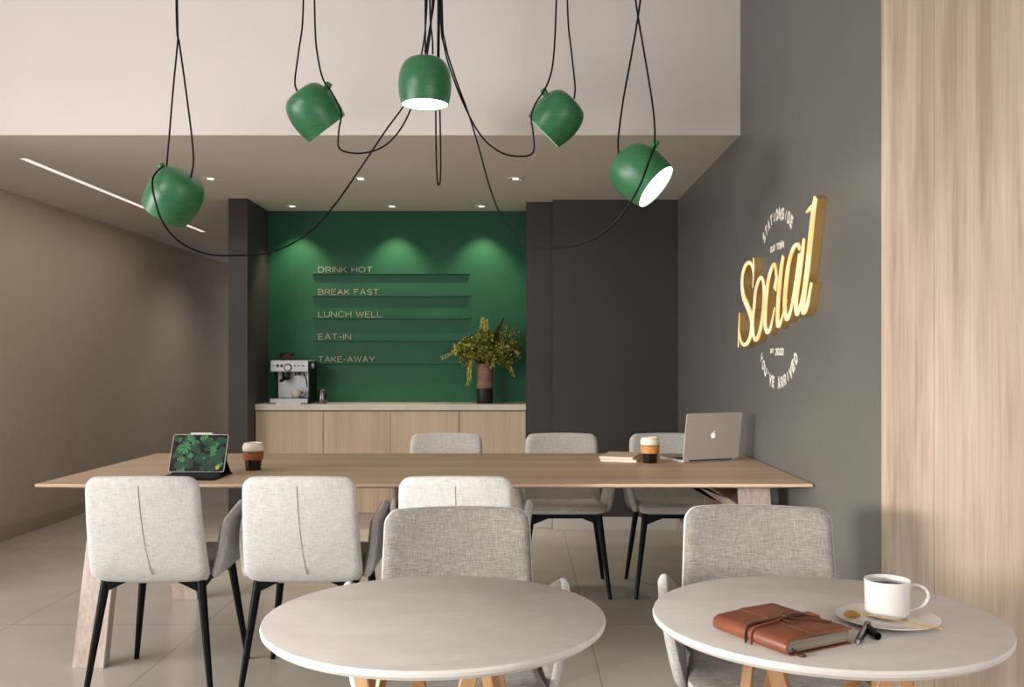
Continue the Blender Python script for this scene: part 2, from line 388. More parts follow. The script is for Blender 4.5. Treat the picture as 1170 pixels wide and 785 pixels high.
# ------------------------------------------------------------------ text
def text_bm(s, size, extrude, spacing=1.0, sx=1.0, bold=0):
    c = bpy.data.curves.new('txt', 'FONT'); c.body = s; c.size = size; c.extrude = extrude; c.space_character = spacing; c.offset = bold
    c.resolution_u = 3
    o = bpy.data.objects.new('txt', c); COL.objects.link(o)
    bpy.context.view_layer.update()
    me = bpy.data.meshes.new_from_object(o.evaluated_get(bpy.context.evaluated_depsgraph_get()))
    bm = B(); bm.from_mesh(me); bpy.data.objects.remove(o); bpy.data.curves.remove(c); bpy.data.meshes.remove(me)
    for v in bm.verts: v.co.x *= sx
    return bm
def arcp(cx, cy, rx, ry, a0, a1, n=14):
    return [(cx+rx*math.cos(math.radians(a0+(a1-a0)*i/n)), cy+ry*math.sin(math.radians(a0+(a1-a0)*i/n))) for i in range(n+1)]
G = {  # width, strokes in a box 1 high
 'D': (.86, [[(0, 0), (0, 1)], [(0, 1), (.42, 1)]+arcp(.42, .5, .40, .5, 90, -90)+[(0, 0)]]),
 'R': (.82, [[(0, 0), (0, 1)], [(0, 1), (.50, 1)]+arcp(.50, .74, .27, .26, 90, -90)+[(0, .48)], [(.46, .48), (.80, 0)]]),
 'I': (.02, [[(0.01, 0), (0.01, 1)]]),
 'N': (.84, [[(0, 0), (0, 1), (.82, 0), (.82, 1)]]),
 'K': (.82, [[(0, 0), (0, 1)], [(.76, 1), (0, .36)], [(.26, .58), (.82, 0)]]),
 'H': (.84, [[(0, 0), (0, 1)], [(.82, 0), (.82, 1)], [(0, .52), (.82, .52)]]),
 'O': (1.0, [arcp(.5, .5, .5, .5, 0, 360, 30)]),
 'T': (.84, [[(0, 1), (.84, 1)], [(.42, 1), (.42, 0)]]),
 'B': (.82, [[(0, 0), (0, 1)], [(0, 1), (.48, 1)]+arcp(.48, .76, .24, .24, 90, -90)+[(0, .52)], [(.48, .52)]+arcp(.52, .26, .27, .26, 90, -90)+[(0, 0)]]),
 'E': (.72, [[(.72, 1), (0, 1), (0, 0), (.72, 0)], [(0, .52), (.66, .52)]]),
 'A': (.92, [[(0, 0), (.46, 1), (.92, 0)], [(.17, .34), (.75, .34)]]),
 'F': (.70, [[(.70, 1), (0, 1), (0, 0)], [(0, .52), (.62, .52)]]),
 'S': (.80, [arcp(.40, .75, .36, .25, 25, 270, 14)+arcp(.40, .25, .38, .25, 90, -155, 14)]),
 'L': (.66, [[(0, 1), (0, 0), (.66, 0)]]),
 'U': (.82, [[(0, 1), (0, .36)]+arcp(.41, .36, .41, .36, 180, 360)+[(.82, 1)]]),
 'C': (.94, [arcp(.50, .5, .5, .5, 42, 318, 24)]),
 'W': (1.2, [[(0, 1), (.30, 0), (.60, .95), (.90, 0), (1.2, 1)]]),
 'Y': (.86, [[(0, 1), (.43, .44), (.86, 1)], [(.43, .44), (.43, 0)]]),
 'V': (.86, [[(0, 1), (.43, 0), (.86, 1)]]),
 '-': (.42, [[(0, .42), (.42, .42)]]),
 "'": (.06, [[(.03, 1), (.03, .72)]]),
 '.': (.04, [[(.02, 0), (.02, .05)]]),
 '2': (.74, [arcp(.37, .70, .35, .30, 165, -35, 12)+[(0, 0), (.74, 0)]]),
 '0': (.74, [arcp(.37, .5, .37, .5, 0, 360, 26)])}
def glyph(ch, wt=.13, dep=.003):
    """letter in a box 1 high, x from 0; ribbon strokes of weight wt, depth dep along local z"""
    bm = B(); w_, sts = G[ch]
    for st in sts:
        P = [Vector((x, y, 0)) for x, y in st]; n_ = len(P); closed = (P[0]-P[-1]).length < 1e-4
        Q = []
        for p in P:
            p = Vector((p.x, wt/2+p.y*(1-wt), 0)); Q.append(p)
        Lr = []
        for i, p in enumerate(Q):
            if closed: a = Q[i-1] if i else Q[-2]; b_ = Q[i+1] if i < n_-1 else Q[1]
            else: a = Q[max(i-1, 0)]; b_ = Q[min(i+1, n_-1)]
            d0 = (p-a).normalized() if (p-a).length > 1e-6 else (b_-p).normalized(); d1 = (b_-p).normalized() if (b_-p).length > 1e-6 else d0
            n0 = Vector((-d0.y, d0.x, 0)); n1 = Vector((-d1.y, d1.x, 0)); mm = (n0+n1); mm = mm.normalized() if mm.length > 1e-4 else n0
            k_ = min(2.2, 1/max(.3, mm.dot(n0))); ext = Vector((0, 0, 0))
            if not closed and i == 0 and abs(d1.y) > .5 and ch not in "TYR'K": pass
            Lr.append((p+mm*wt/2*k_, p-mm*wt/2*k_))
        vs = [[bm.verts.new((q.x, q.y, z)) for q in pr for z in (0, dep)] for pr in Lr]
        for a, b_ in zip(vs, vs[1:]):
            for i, j_ in ((0, 1), (1, 3), (3, 2), (2, 0)): bm.faces.new((a[i], a[j_], b_[j_], b_[i]))
        if not closed:
            for q in (vs[0], vs[-1]): bm.faces.new((q[0], q[1], q[3], q[2]))
    return bm, w_
def line_of(s_, gap=.28, space=.55):
    out = []; x = 0
    for ch in s_:
        if ch == ' ': x += space; continue
        out.append((ch, x)); x += G[ch][0]+gap
    return out, x-gap
def xf(bm, mtx): bmesh.ops.transform(bm, matrix=mtx, verts=bm.verts); return bm
def bb(bm, k): return min(v.co[k] for v in bm.verts), max(v.co[k] for v in bm.verts)

# menu ledges and lettering on the green wall
words = ['DRINK HOT', 'BREAK FAST', 'LUNCH WELL', 'EAT-IN', 'TAKE-AWAY']
xend = [425, 432.5, 436, 400.5, 427.5]; ys = [311.5, 337, 362.5, 388, 414]
order = ['topmost', 'second', 'third', 'fourth', 'lowest']
for wd, xe, yy, od in zip(words, xend, ys, order):
    z = CH+(CY-yy)*7.397/F
    o = obj('wall_ledge', box(B(), -1.663, -.412, 7.393, 7.42, z-.012, z, .001), 'greenl')
    tag(o, '%s long thin green ledge on the green wall, under the words %s' % (od, wd), 'shelf', 'ledges on the green menu wall')
    x0 = (363.8-CX)*7.395/F; x1 = (xe-CX)*7.395/F
    ln_, tot = line_of(wd); kx = (x1-x0)/tot; hh = .047
    lt = thing('menu_lettering', 'pale capital letters reading %s standing on a green wall ledge' % wd, 'lettering', (x0, 7.399, z), 0, 'menu words on the green wall')
    for ch, gx in ln_:
        bm, gw = glyph(ch, .115, .004)
        for v in bm.verts: v.co = Vector(((gx+v.co.x)*kx, v.co.z, v.co.y*hh+.0004))
        obj('letter', bm, 'menuw', lt)

# counter
t = thing('base_cabinet', 'row of pale oak cabinet doors under the stone counter in the green alcove', 'cabinet', (-.9925, 7.24, 0))
cx0, cx1 = -2.018, .033
obj('carcass', box(B(), cx0+.9925, cx1+.9925, -.17, .178, .1, .878), 'gap', t)
obj('plinth', box(B(), cx0+.9925, cx1+.9925, -.15, .178, 0, .1), 'cab', t)
seams = [cx0, -1.505, -.995, -.475, cx1]
for a, b_ in zip(seams, seams[1:]):
    obj('door', box(B(), a+.9925+.002, b_+.9925-.002, -.19, -.17, .103, .872, .001), 'cab', t)
tag(obj('countertop', box(B(), cx0+.001, cx1, 7.035, 7.4195, .88, .925, .002), 'slab'), 'pale stone worktop with coffee machine and vase in front of the green wall', 'worktop')

# ------------------------------------------------------------------ Social sign on the right wall
XF = 1.125
def un(x, y, X=XF):
    D = X*F/(x-CX); return Vector((0, D, CH+(CY-y)*D/F))
def z7(p): return un(840+p[0]/6.533, 280+p[1]/6.533)
def z8(p): return un(880+p[0]/4.615, 215+p[1]/4.615)
# strokes: (points, half width along the wall per point)
W, H_ = .026, .010
letters = {
 'S': [(z7, [(138, 96), (139, 180), (134, 318)], [.004, .012, .004]),
       (z7, [(139, 215), (125, 150), (103, 131), (78, 155), (58, 215), (52, 300), (64, 385), (96, 465), (122, 545), (122, 640), (102, 715), (72, 745), (45, 720), (32, 650)], [.012, .016, .02, .024, .028, .030, .034, .036, .036, .032, .024, .018, .014, .012]),
       (z7, [(34, 505), (29, 640), (24, 765)], [.004, .014, .003])],
 'o': [(z7, [(142, 470), (152, 360), (172, 275), (195, 243), (213, 290), (216, 420), (202, 560), (178, 670), (152, 708), (136, 660), (132, 560), (142, 470)], [.024, .024, .02, .016, .018, .026, .028, .024, .018, .022, .026, .024]),
       (z7, [(205, 262), (226, 330), (238, 370)], [.01, .012, .01])],
 'c': [(z7, [(298, 330), (310, 245), (298, 150), (278, 165), (252, 250), (236, 370), (226, 500), (226, 600), (243, 650), (268, 610), (298, 465)], [.03, .018, .014, .018, .024, .027, .027, .026, .020, .012, .004])],
 'i': [(z7, [(362, 85), (348, 160), (334, 290), (322, 440), (318, 560), (325, 602), (348, 560), (388, 410)], [.018, .022, .026, .027, .026, .02, .012, .005])],
 'a': [(z8, [(158, 320), (145, 296), (122, 322), (98, 405), (84, 520), (78, 615), (88, 688), (110, 645), (134, 510), (156, 345)], [.014, .014, .018, .023, .026, .026, .02, .014, .012, .012]),
       (z8, [(181, 266), (170, 350), (152, 480), (138, 590), (143, 662), (162, 615), (172, 560)], [.012, .022, .026, .026, .02, .01, .005])],
 'l': [(z8, [(242, 48), (230, 120), (216, 250), (198, 420), (180, 560), (176, 650), (196, 625), (212, 540), (220, 500)], [.022, .026, .029, .029, .028, .024, .014, .010, .009]),
       (z8, [(194, 128), (214, 108), (236, 88)], [.005, .018, .014])],
}
def stroke(bm, f, pts, ws, x0, x1, shrink=1.0):
    P = crom([f(p) for p in pts], 7); n_ = len(P); k = len(ws)-1
    Lp = []; Rp = []
    for i, p in enumerate(P):
        d = (P[min(i+1, n_-1)]-P[max(i-1, 0)]).normalized()
        q = i/(n_-1)*k; a = int(min(q, k-1)); ww = (ws[a]+(ws[a+1]-ws[a])*(q-a))*shrink
        s = Vector((0, d.z, -d.y))
        ww2 = ww*(.62+.38*abs(d.z))
        Lp.append(p+s*ww2); Rp.append(p-s*ww2)
    va = [[bm.verts.new((x, p.y, p.z)) for p in side] for side in (Lp, Rp) for x in (x0, x1)]
    for i in range(n_-1):
        for a, b_ in ((0, 1), (1, 3), (3, 2), (2, 0)):
            bm.faces.new((va[a][i], va[a][i+1], va[b_][i+1], va[b_][i]))
    for i in (0, n_-1): bm.faces.new((va[0][i], va[1][i], va[3][i], va[2][i]))
o_s = Vector((XR, 4.2, 1.55))
t = thing('illuminated_sign', 'large gold illuminated script sign reading Social on the charcoal wall', 'sign', o_s)
inv = Matrix.Translation(-o_s)
for i, (ch, sts) in enumerate(letters.items()):
    bm = B()
    for f, pts, ws in sts: stroke(bm, f, pts, ws, XF+.0006*i*.3, XR-.001)
    par = obj('letter', xf(bm, inv), 'gold', t)
    bm = B()
    for k, (f, pts, ws) in enumerate(sts): stroke(bm, f, pts, ws, XF-.003-.0004*i-.0002*k, XF+.001, .70)
    obj('lit_face', xf(bm, inv), 'neon', par)

# curved vinyl lettering on the same wall: wall coordinates u = -D (left to right), v = z
def place_glyph(par, ch, h, cw, u, v, ang, wt=.25):
    bm, gw = glyph(ch, wt, .0015)
    sx = cw/max(gw, .2) if ch not in "I'." else h*.5
    ca, sa = math.cos(ang), math.sin(ang)
    for q in bm.verts:
        X = (q.co.x-gw/2)*sx; Y = (q.co.y-.5)*h
        q.co = Vector((XR-.0018+q.co.z, -(u+X*ca-Y*sa), v+X*sa+Y*ca)) - par.location
    return obj('letter', bm, 'white', par)
def arc(label, s, cD, cz, R, a0, a1, h, top=True):
    t = thing('curved_lettering', label, 'lettering', (XR, cD, cz+(R if top else -R))); n_ = len(s)
    for i, ch in enumerate(s):
        if ch == ' ': continue
        a = a0+(a1-a0)*i/(n_-1); A = math.radians(a); cw = h*.54
        if top: place_glyph(t, ch, h, cw, -cD+R*math.sin(A), cz+R*math.cos(A), -A)
        else: place_glyph(t, ch, h, cw, -cD+R*math.sin(A), cz-R*math.cos(A), A)
def flat_line(t, s, h, u0, u1, v):
    n_ = len(s); st = (u1-u0)/n_
    for i, ch in enumerate(s): place_glyph(t, ch, h, st*.74, u0+st*(i+.5), v, 0)
arc('white capitals reading STATIONSIDE curving above the gold script sign', 'STATIONSIDE', 4.215, 1.51, .405, -35, 33, .055)
arc("white capitals reading YOU'VE ARRIVED curving below the gold script sign", "YOU'VE ARRIVED", 4.215, 1.555, .405, -44, 44, .055, False)
t = thing('small_lettering', 'small white words OUR TOWN between the gold script sign and upper arc of capitals', 'lettering', (XR, 4.22, 1.77))
flat_line(t, 'OUR', .032, -4.337, -4.255, 1.770); flat_line(t, 'TOWN', .032, -4.232, -4.11, 1.770)
t = thing('small_lettering', 'small white EST. 2022 between the gold script sign and lower arc', 'lettering', (XR, 4.22, 1.29))
flat_line(t, 'EST.', .021, -4.335, -4.262, 1.299); flat_line(t, '2022', .034, -4.253, -4.115, 1.294)

# ------------------------------------------------------------------ chairs
def make_chair(label, group):
    t = thing('dining_chair', label, 'chair', (0, 0, 0), 0, group)
    def back(u, v):
        h = (v+1)/2
        y = -.205-.10*h-.012*math.sin(math.pi*h)+.026*u*u*(.4+.6*h)
        if h < .16: y += (.16-h)**2*2.2
        return Vector((u*(.222-.016*h), y, .422+.406*h+.006*(1-u*u)*h))
    bk = obj('backrest', pad(B(), lambda u, v: back(-u, v), .215, .203, [.042, .042, .055, .055], .046), ['outer', 'inner'], t, smooth=True)
    bm = B(); pts = [back(.0+.10*((1-v_)/2)**2.2, v_)+Vector((0, -.0235, 0)) for v_ in [-.96+.18*i for i in range(11)]]
    tube(bm, crom(pts, 3), .0016, 6); obj('seam', bm, 'seam', bk, smooth=True)
    def seat(u, v):
        return Vector((u*(.205+.012*v), .022+.222*v, .462+.012*v-.012*(1-u*u)*(1-v*v)-(.018 if v > .9 else 0)*(v-.9)*10))
    obj('seat', pad(B(), seat, .212, .222, .05, .05, .014), ['outer', 'inner'], t, smooth=True)
    for s in (-1, 1):
        c = [Vector((.222*s, -.185, .432)), Vector((.222*s, .190, .446)), Vector((.273*s, .050, .708)), Vector((.246*s, -.125, .640))]
        def wing(u, v, c=c, s=s):
            a = (u+1)/2; b2 = (v+1)/2
            p = (c[0]*(1-a)+c[1]*a)*(1-b2)+(c[3]*(1-a)+c[2]*a)*b2
            p.x += s*.008*math.sin(math.pi*b2)
            return p
        f = wing if s < 0 else (lambda u, v, w_=wing: w_(-u, v))
        rad = [.045, .05, .03, .05] if s < 0 else [.05, .045, .05, .03]
        obj('armrest', pad(B(), f, .17, .11, rad, .036, .012), ['outer', 'inner'], t, smooth=True)
    # black steel base
    for sx in (-1, 1):
        for sy in (-1, 1):
            bm = tube(B(), [(sx*.178, sy*.178, .436), (sx*.234, sy*.232, 0)], .0175, 12, 0, .0105)
            obj('leg', bm, 'black', t, smooth=SM)
    bm = B()
    for sy in (-1, 1):
        prism(bm, [(-.19, sy*.185-.009, .440), (.19, sy*.185-.009, .440), (.19, sy*.185-.009, .378), (.09, sy*.185-.009, .418+.008*(sy < 0)), (-.09, sy*.185-.009, .418+.008*(sy < 0)), (-.19, sy*.185-.009, .378)], (0, .018, 0))
    for sx in (-1, 1):
        prism(bm, [(sx*.182-.008, -.185, .436), (sx*.182-.008, .185, .436), (sx*.182-.008, .185, .392), (sx*.182-.008, .09, .41), (sx*.182-.008, -.09, .41), (sx*.182-.008, -.185, .392)], (.016, 0, 0))
    obj('seat_frame', bm, 'black', t)
    return t
spots = [(-1.385, 3.68, 0, 'pale linen chair with black legs seen from behind, leftmost at the long table', 'near'),
         (-.812, 3.68, 0, 'pale linen chair seen from behind, second from left along the long table', 'near'),
         (-.240, 3.68, 0, 'pale linen chair at the long table, half hidden behind the left grey chair', 'near'),
         (-.437, 5.12, 180, 'far-side chair with only its pale top showing, in front of the oak cabinets', 'far'),
         (.232, 5.12, 180, 'far-side chair facing the camera behind the stacked notebooks on the long table', 'far'),
         (.835, 5.12, 180, 'far-side chair facing the camera partly hidden behind the silver laptop', 'far'),
         (-.166, 2.378, 183.5, 'greige tweed chair facing the camera behind the empty left round stone table', 'round'),
         (.640, 2.405, 172, 'greige tweed chair facing the camera behind the right round table with the coffee cup', 'round')]
gr = {'near': 'chairs on the near side of the long table', 'far': 'chairs on the far side of the long table', 'round': 'chairs at the round tables'}
first = make_chair(spots[0][3], gr['near'])
for i, (x, y, a, lab, g) in enumerate(spots):
    c = first if i == 0 else copy_tree(first)
    c.location = (x, y, 0); c.rotation_euler = (0, 0, math.radians(a)); c['label'] = lab; c['group'] = gr[g]
    if g == 'far':
        for ch_ in c.children:
            if len(ch_.material_slots) > 1: ch_.material_slots[1].link = 'OBJECT'; ch_.material_slots[1].material = M['inner_lit']

# ------------------------------------------------------------------ long table
TX0, TX1, TY0, TY1, TZ = -1.925, 1.152, 3.68, 4.91, .765
t = thing('long_table', 'long oak communal table reaching from the left aisle to the charcoal wall', 'table', ((TX0+TX1)/2, (TY0+TY1)/2, 0))
ox, oy = t.location.x, t.location.y
bm = B(); ch = .13
lo = [(TX0+ch, TY0+ch), (TX1-ch, TY0+ch), (TX1-ch, TY1-ch), (TX0+ch, TY1-ch)]; hi = [(TX0, TY0), (TX1, TY0), (TX1, TY1), (TX0, TY1)]
vs = [[bm.verts.new((x-ox, y-oy, z)) for x, y in q] for q, z in ((lo, TZ-.034), (hi, TZ-.0115), (hi, TZ))]
bm.faces.new(vs[0]); bm.faces.new(vs[2])
for a, b_ in zip(vs, vs[1:]):
    for i in range(4): bm.faces.new((a[i], a[(i+1) % 4], b_[(i+1) % 4], b_[i]))
obj('tabletop', bm, 'oak', t)
for X0, X1 in ((-1.83, -1.70), (.93, 1.06)):
    for yb, yt, w_ in ((3.785, 3.97, 1), (4.93, 4.745, -1) if X0 < 0 else (4.83, 4.73, -1)):
        bm = B(); d = .05*w_
        # plank leg, leaning inward toward the top
        prism(bm, [(X0-ox, yb-oy, 0), (X0-ox, yb+d-oy, 0), (X0-ox, yt+d-oy, .73), (X0-ox, yt-oy, .73)], (X1-X0, 0, 0))
        bmesh.ops.bevel(bm, geom=list(bm.edges), offset=.003, segments=2, affect='EDGES')
        obj('leg', bm, 'oakleg', t)
    bm = B(); box(bm, X0+.02-ox, X1-.02-ox, 4.02-oy, 4.70-oy, .56, .62, .003); obj('crossbar', bm, 'oakleg', t)
    s = 1 if X0 < 0 else -1; xe = (X1-.02 if s > 0 else X0+.02)
    bm = B(); prism(bm, [(xe-ox, 4.33-oy, .575), (xe-ox, 4.33-oy, .615), (xe+s*.30-ox, 4.33-oy, .731), (xe+s*.22-ox, 4.33-oy, .731)], (0, .05, 0)); obj('brace', bm, 'oakleg', t)

# ------------------------------------------------------------------ round tables
def round_table(x, y, r, label):
    t = thing('round_table', label, 'table', (x, y, 0), 0, 'small round stone tables')
    prof = [(0, .724), (r-.03, .724), (r-.008, .731), (r-.001, .738), (r, .744), (r-.0015, .749), (r-.004, .75), (0, .75)]
    obj('tabletop', lathe(B(), prof, n=128), 'top', t, smooth=math.radians(25))
    obj('mounting_plate', lathe(B(), [(0, .712), (.16, .712), (.16, .723), (0, .723)], n=40), 'goldoak', t)
    for k in range(4):
        for s in (-1, 1):
            a0 = 2*math.pi*(k+.42)/4; a1 = a0+s*1.05
            p0 = Vector((.17*math.cos(a0), .17*math.sin(a0), .713)); p1 = Vector((.235*math.cos(a1), .235*math.sin(a1), .0))
            if s < 0: p0 *= 1; p0.x *= .80; p0.y *= .80
            bm = B(); d = (p1-p0).normalized(); rad = Vector((math.cos((a0+a1)/2), math.sin((a0+a1)/2), 0)); sd = d.cross(rad).normalized()
            w_, th = .016, .011
            def q(p, i, j_): return p+sd*w_*i+rad*th*j_
            vs = [bm.verts.new(q(p, i, j_)) for p in (p0, p1) for i, j_ in ((-1, -1), (1, -1), (1, 1), (-1, 1))]
            for v in vs[:4]: v.co.z = .712
            for v in vs[4:]: v.co.z = 0
            for f in ((0, 1, 2, 3), (7, 6, 5, 4), (0, 4, 5, 1), (1, 5, 6, 2), (2, 6, 7, 3), (3, 7, 4, 0)): bm.faces.new([vs[i] for i in f])
            bmesh.ops.bevel(bm, geom=list(bm.edges), offset=.002, segments=1, affect='EDGES')
            obj('leg', bm, 'goldoak', t)
    return t
round_table(-.170, 1.838, .335, 'empty round pale stone table with crossed golden oak legs, left in the foreground')
round_table(.598, 1.838, .336, 'round pale stone table carrying the leather journal and white coffee cup')

# ------------------------------------------------------------------ pendant lamps
def swag(pts, sub=8):
    return crom([px(*p) for p in pts], sub)
def pendant(label, cen, D, axis2, b, nub, cables, R=.122):
    c = px(cen[0], cen[1], D)
    ax = Vector((axis2[0], 0, -axis2[1])).normalized()*math.sqrt(1-b*b)+Vector((0, -b, 0)); ax.normalize()
    t = thing('pendant_lamp', label, 'lamp', c, 0, 'green pendant lamps over the long table')
    up = -ax; s = R/.122
    # outside then inside; z along up, opening at z=-.098
    prof = [(0, .108), (.040, .1075), (.060, .1045), (.077, .0985), (.090, .089), (.101, .075), (.110, .056), (.116, .036), (.120, .014), (.122, -.008), (.1215, -.030), (.1185, -.060), (.1085, -.108),
            (.1055, -.108), (.1155, -.060), (.1185, -.030), (.119, -.008), (.113, .034), (.098, .073), (.074, .094), (.038, .1035), (0, .104)]
    obj('shade', lathe(B(), [(r*s, z*s) for r, z in prof], n=56, axis=up), 'shade', t, smooth=math.radians(50))
    obj('diffuser', lathe(B(), [(.1065*s, -.102*s), (.1075*s, -.096*s), (0, -.096*s), (0, -.102*s)][::-1], n=48, axis=up), 'glow', t)
    if nub:
        p = px(*nub) - c
        d = (p - up*p.dot(up)).normalized()
        obj('cable_clip', lathe(B(), [(0, -.02), (.014, -.02), (.015, .0), (.0155, .016), (.012, .021), (0, .021)], p, 20, axis=(p.normalized())), 'shade', t, smooth=SM)
    for pts in cables:
        P = swag(pts)
        obj('cable', tube(B(), [q-c for q in P], .0042, 8), 'cable', t, smooth=True)
    return t
YT = -300
pendant('leftmost green pendant lamp, lowest on the left, tipped away from the camera', (200.5, 221.5), 4.1, (-.6, .8), -.28, (185.5, 192, 4.06),
        [[(203, YT, 4.05), (202, -60, 4.05), (203, 30, 4.05), (203, 48, 4.05), (198, 100, 4.05), (193, 160, 4.06), (190, 193, 4.07)],
         [(201, YT, 4.07), (201, -60, 4.07), (202, 30, 4.07), (205, 50, 4.07), (212, 100, 4.07), (219, 155, 4.07), (221, 185, 4.07), (218, 203, 4.06)],
         [(186, 190, 4.03), (178, 198, 3.99), (174, 208, 3.97), (177, 228, 3.96), (186, 254, 3.98), (205, 276, 4.03), (232, 289, 4.1), (262, 292, 4.15), (310, 288, 4.25), (350, 268, 4.33), (380, 237, 4.38), (412, 192, 4.41), (440, 150, 4.42), (466, 112, 4.43), (482, 60, 4.42), (488, 0, 4.38), (491, -120, 4.32), (489, -275, 4.27)]], .118)
pendant('upper left green pendant lamp tilted with its opening toward lower right', (357.5, 125.5), 4.3, (.6, .8), -.31, (374, 99, 4.28),
        [[(348, YT, 4.25), (347, -60, 4.25), (346, 20, 4.25), (341, 60, 4.25), (337, 92, 4.25), (339, 104, 4.25)],
         [(358, YT, 4.25), (359, -60, 4.25), (360, 30, 4.25), (363, 64, 4.24), (369, 90, 4.24), (378, 104, 4.20), (387, 121, 4.18), (390, 132, 4.2), (387, 150, 4.22), (387, 168, 4.24), (397, 174, 4.27), (415, 175, 4.31), (435, 169, 4.35), (452, 155, 4.4), (468, 128, 4.44), (484, 80, 4.44), (493, 20, 4.40), (496, -100, 4.32), (492, -275, 4.27)]], .118)
pendant('central green pendant lamp hanging straight down with its lit opening below', (485.5, 93), 4.28, (0, 1), 0.0, None,
        [[(486, -275, 4.26), (486, -100, 4.26), (486, 61.5, 4.27)],
         [(490, -275, 4.24), (491, -60, 4.24), (491.5, 15, 4.24), (494, 45, 4.25), (494.5, 62, 4.26)],
         [(499, -275, 4.26), (498, -60, 4.26), (496, 0, 4.26), (490, 38, 4.26), (486.5, 61.5, 4.26)],
         [(501, -275, 4.30), (500.5, 0, 4.31), (500, 70, 4.42), (498, 120, 4.44), (498.5, 180, 4.44), (499.5, 205, 4.44), (501, 211.5, 4.44), (503, 205, 4.44), (503.5, 180, 4.44), (502.5, 120, 4.44), (501.5, 60, 4.42), (502, 0, 4.33), (503, -275, 4.30)]], .122)
pendant('upper right green pendant lamp tilted with its opening toward lower left', (638, 132.5), 4.45, (-.7, .7), -.17, (622.5, 106, 4.42),
        [[(636, YT, 4.4), (636, -60, 4.4), (635, 20, 4.4), (632, 70, 4.4), (627, 92, 4.39), (620, 106, 4.35), (612, 118, 4.32), (607, 133, 4.33), (609, 150, 4.35), (610.5, 168, 4.37), (606, 177, 4.38), (590, 178.5, 4.39), (572, 174, 4.4), (552, 158, 4.41), (535, 130, 4.42), (519, 92, 4.42), (508, 55, 4.42), (503, 0, 4.36), (500, -275, 4.3)],
         [(648, YT, 4.44), (648, -60, 4.44), (649, 20, 4.44), (653, 60, 4.44), (657, 98, 4.43), (656, 113, 4.43)]], .117)
pendant('rightmost green pendant lamp, lowest on the right, its lit opening turned toward the charcoal wall', (729, 197), 4.05, (.73, .68), .30, (748, 165, 4.02),
        [[(741, YT, 4.0), (737, -60, 4.0), (731, 5, 4.0), (722, 60, 4.0), (712, 115, 4.0), (706.5, 158, 4.0), (707, 176, 4.0)],
         [(715, YT, 3.98), (720, -60, 3.98), (727, 5, 3.98), (736, 60, 3.98), (745, 115, 3.98), (748, 145, 3.98), (748, 164, 3.98)],
         [(749, 165, 3.96), (741, 186, 3.90), (731, 212, 3.88), (716, 238, 3.9), (698, 259, 3.95), (676, 274, 4.02), (645, 282, 4.1), (615, 283, 4.17), (594, 273, 4.22), (574, 249, 4.28), (560, 215, 4.33), (548, 172, 4.37), (536, 132, 4.4), (520, 88, 4.41), (509, 50, 4.4), (505, 0, 4.35), (502, -275, 4.3)]], .121)

# ------------------------------------------------------------------ things on the long table
def reusable_cup(x, y, label, band, z=TZ):
    t = thing('coffee_cup', label, 'cup', (x, y, z), 0, 'reusable glass cups on the long table')
    obj('glass_body', lathe(B(), [(0, .0), (.030, .0), (.0325, .003), (.034, .010), (.041, .080), (.041, .084), (.0, .084)], n=40), 'coffeeglass', t, smooth=SM)
    obj('glass_foot', lathe(B(), [(0, .0002), (.0335, .0002), (.0345, .002), (.0345, .006), (.033, .0075)], n=40), 'glass', t, smooth=SM)
    obj('band', lathe(B(), [(.0385, .046), (.0425, .047), (.0455, .078), (.0445, .081), (.040, .0815)], n=40), band, t, smooth=SM)
    obj('lid', lathe(B(), [(.041, .084), (.0445, .086), (.0465, .090), (.0465, .108), (.044, .112), (.042, .1135), (.041, .121), (.036, .123), (.034, .118), (0, .117)], n=40), 'cream', t, smooth=SM)
    return t
reusable_cup(-1.20, 4.16, 'lidded glass coffee cup with brown band beside the upright tablet', 'cork')
reusable_cup(.615, 4.455, 'lidded glass coffee cup with amber band beside the laptop and notebooks', 'cork2')

# tablet on its keyboard stand
t = thing('tablet', 'tablet on a black keyboard stand showing dark green leaves, at left of the long table', 'tablet', (-1.372, 3.92, TZ))
tl, tw, th0, th1, yb_, yt_ = .178, .118, .018, .1715, .0, .067
sd = Vector((0, yt_-yb_, th1-th0)); L = sd.length; sd.normalize(); nrm = Vector((0, -sd.z, sd.y))   # faces the camera
def tp(u, v, d): return Vector((u, yb_, th0))+sd*v+nrm*d
def slab(bm, ol, d0, d1, mi=0):
    a = [bm.verts.new(tp(u, v, d0)) for u, v in ol]; b_ = [bm.verts.new(tp(u, v, d1)) for u, v in ol]
    fs = [bm.faces.new(a), bm.faces.new(b_[::-1])]
    for i in range(len(a)): fs.append(bm.faces.new((a[i], b_[i], b_[(i+1) % len(a)], a[(i+1) % len(a)])))
    for f in fs: f.material_index = mi
rr0 = [(u, v+L/2) for u, v in rrect(.1175, L/2, .009)]
bm = B(); slab(bm, rr0, -.003, .003); bd = obj('body', bm, 'alu', t)
bm = B(); slab(bm, [(u, v+L/2) for u, v in rrect(.1150, L/2-.0025, .007)], .003, .0034); sc = obj('screen', bm, 'screen', t)
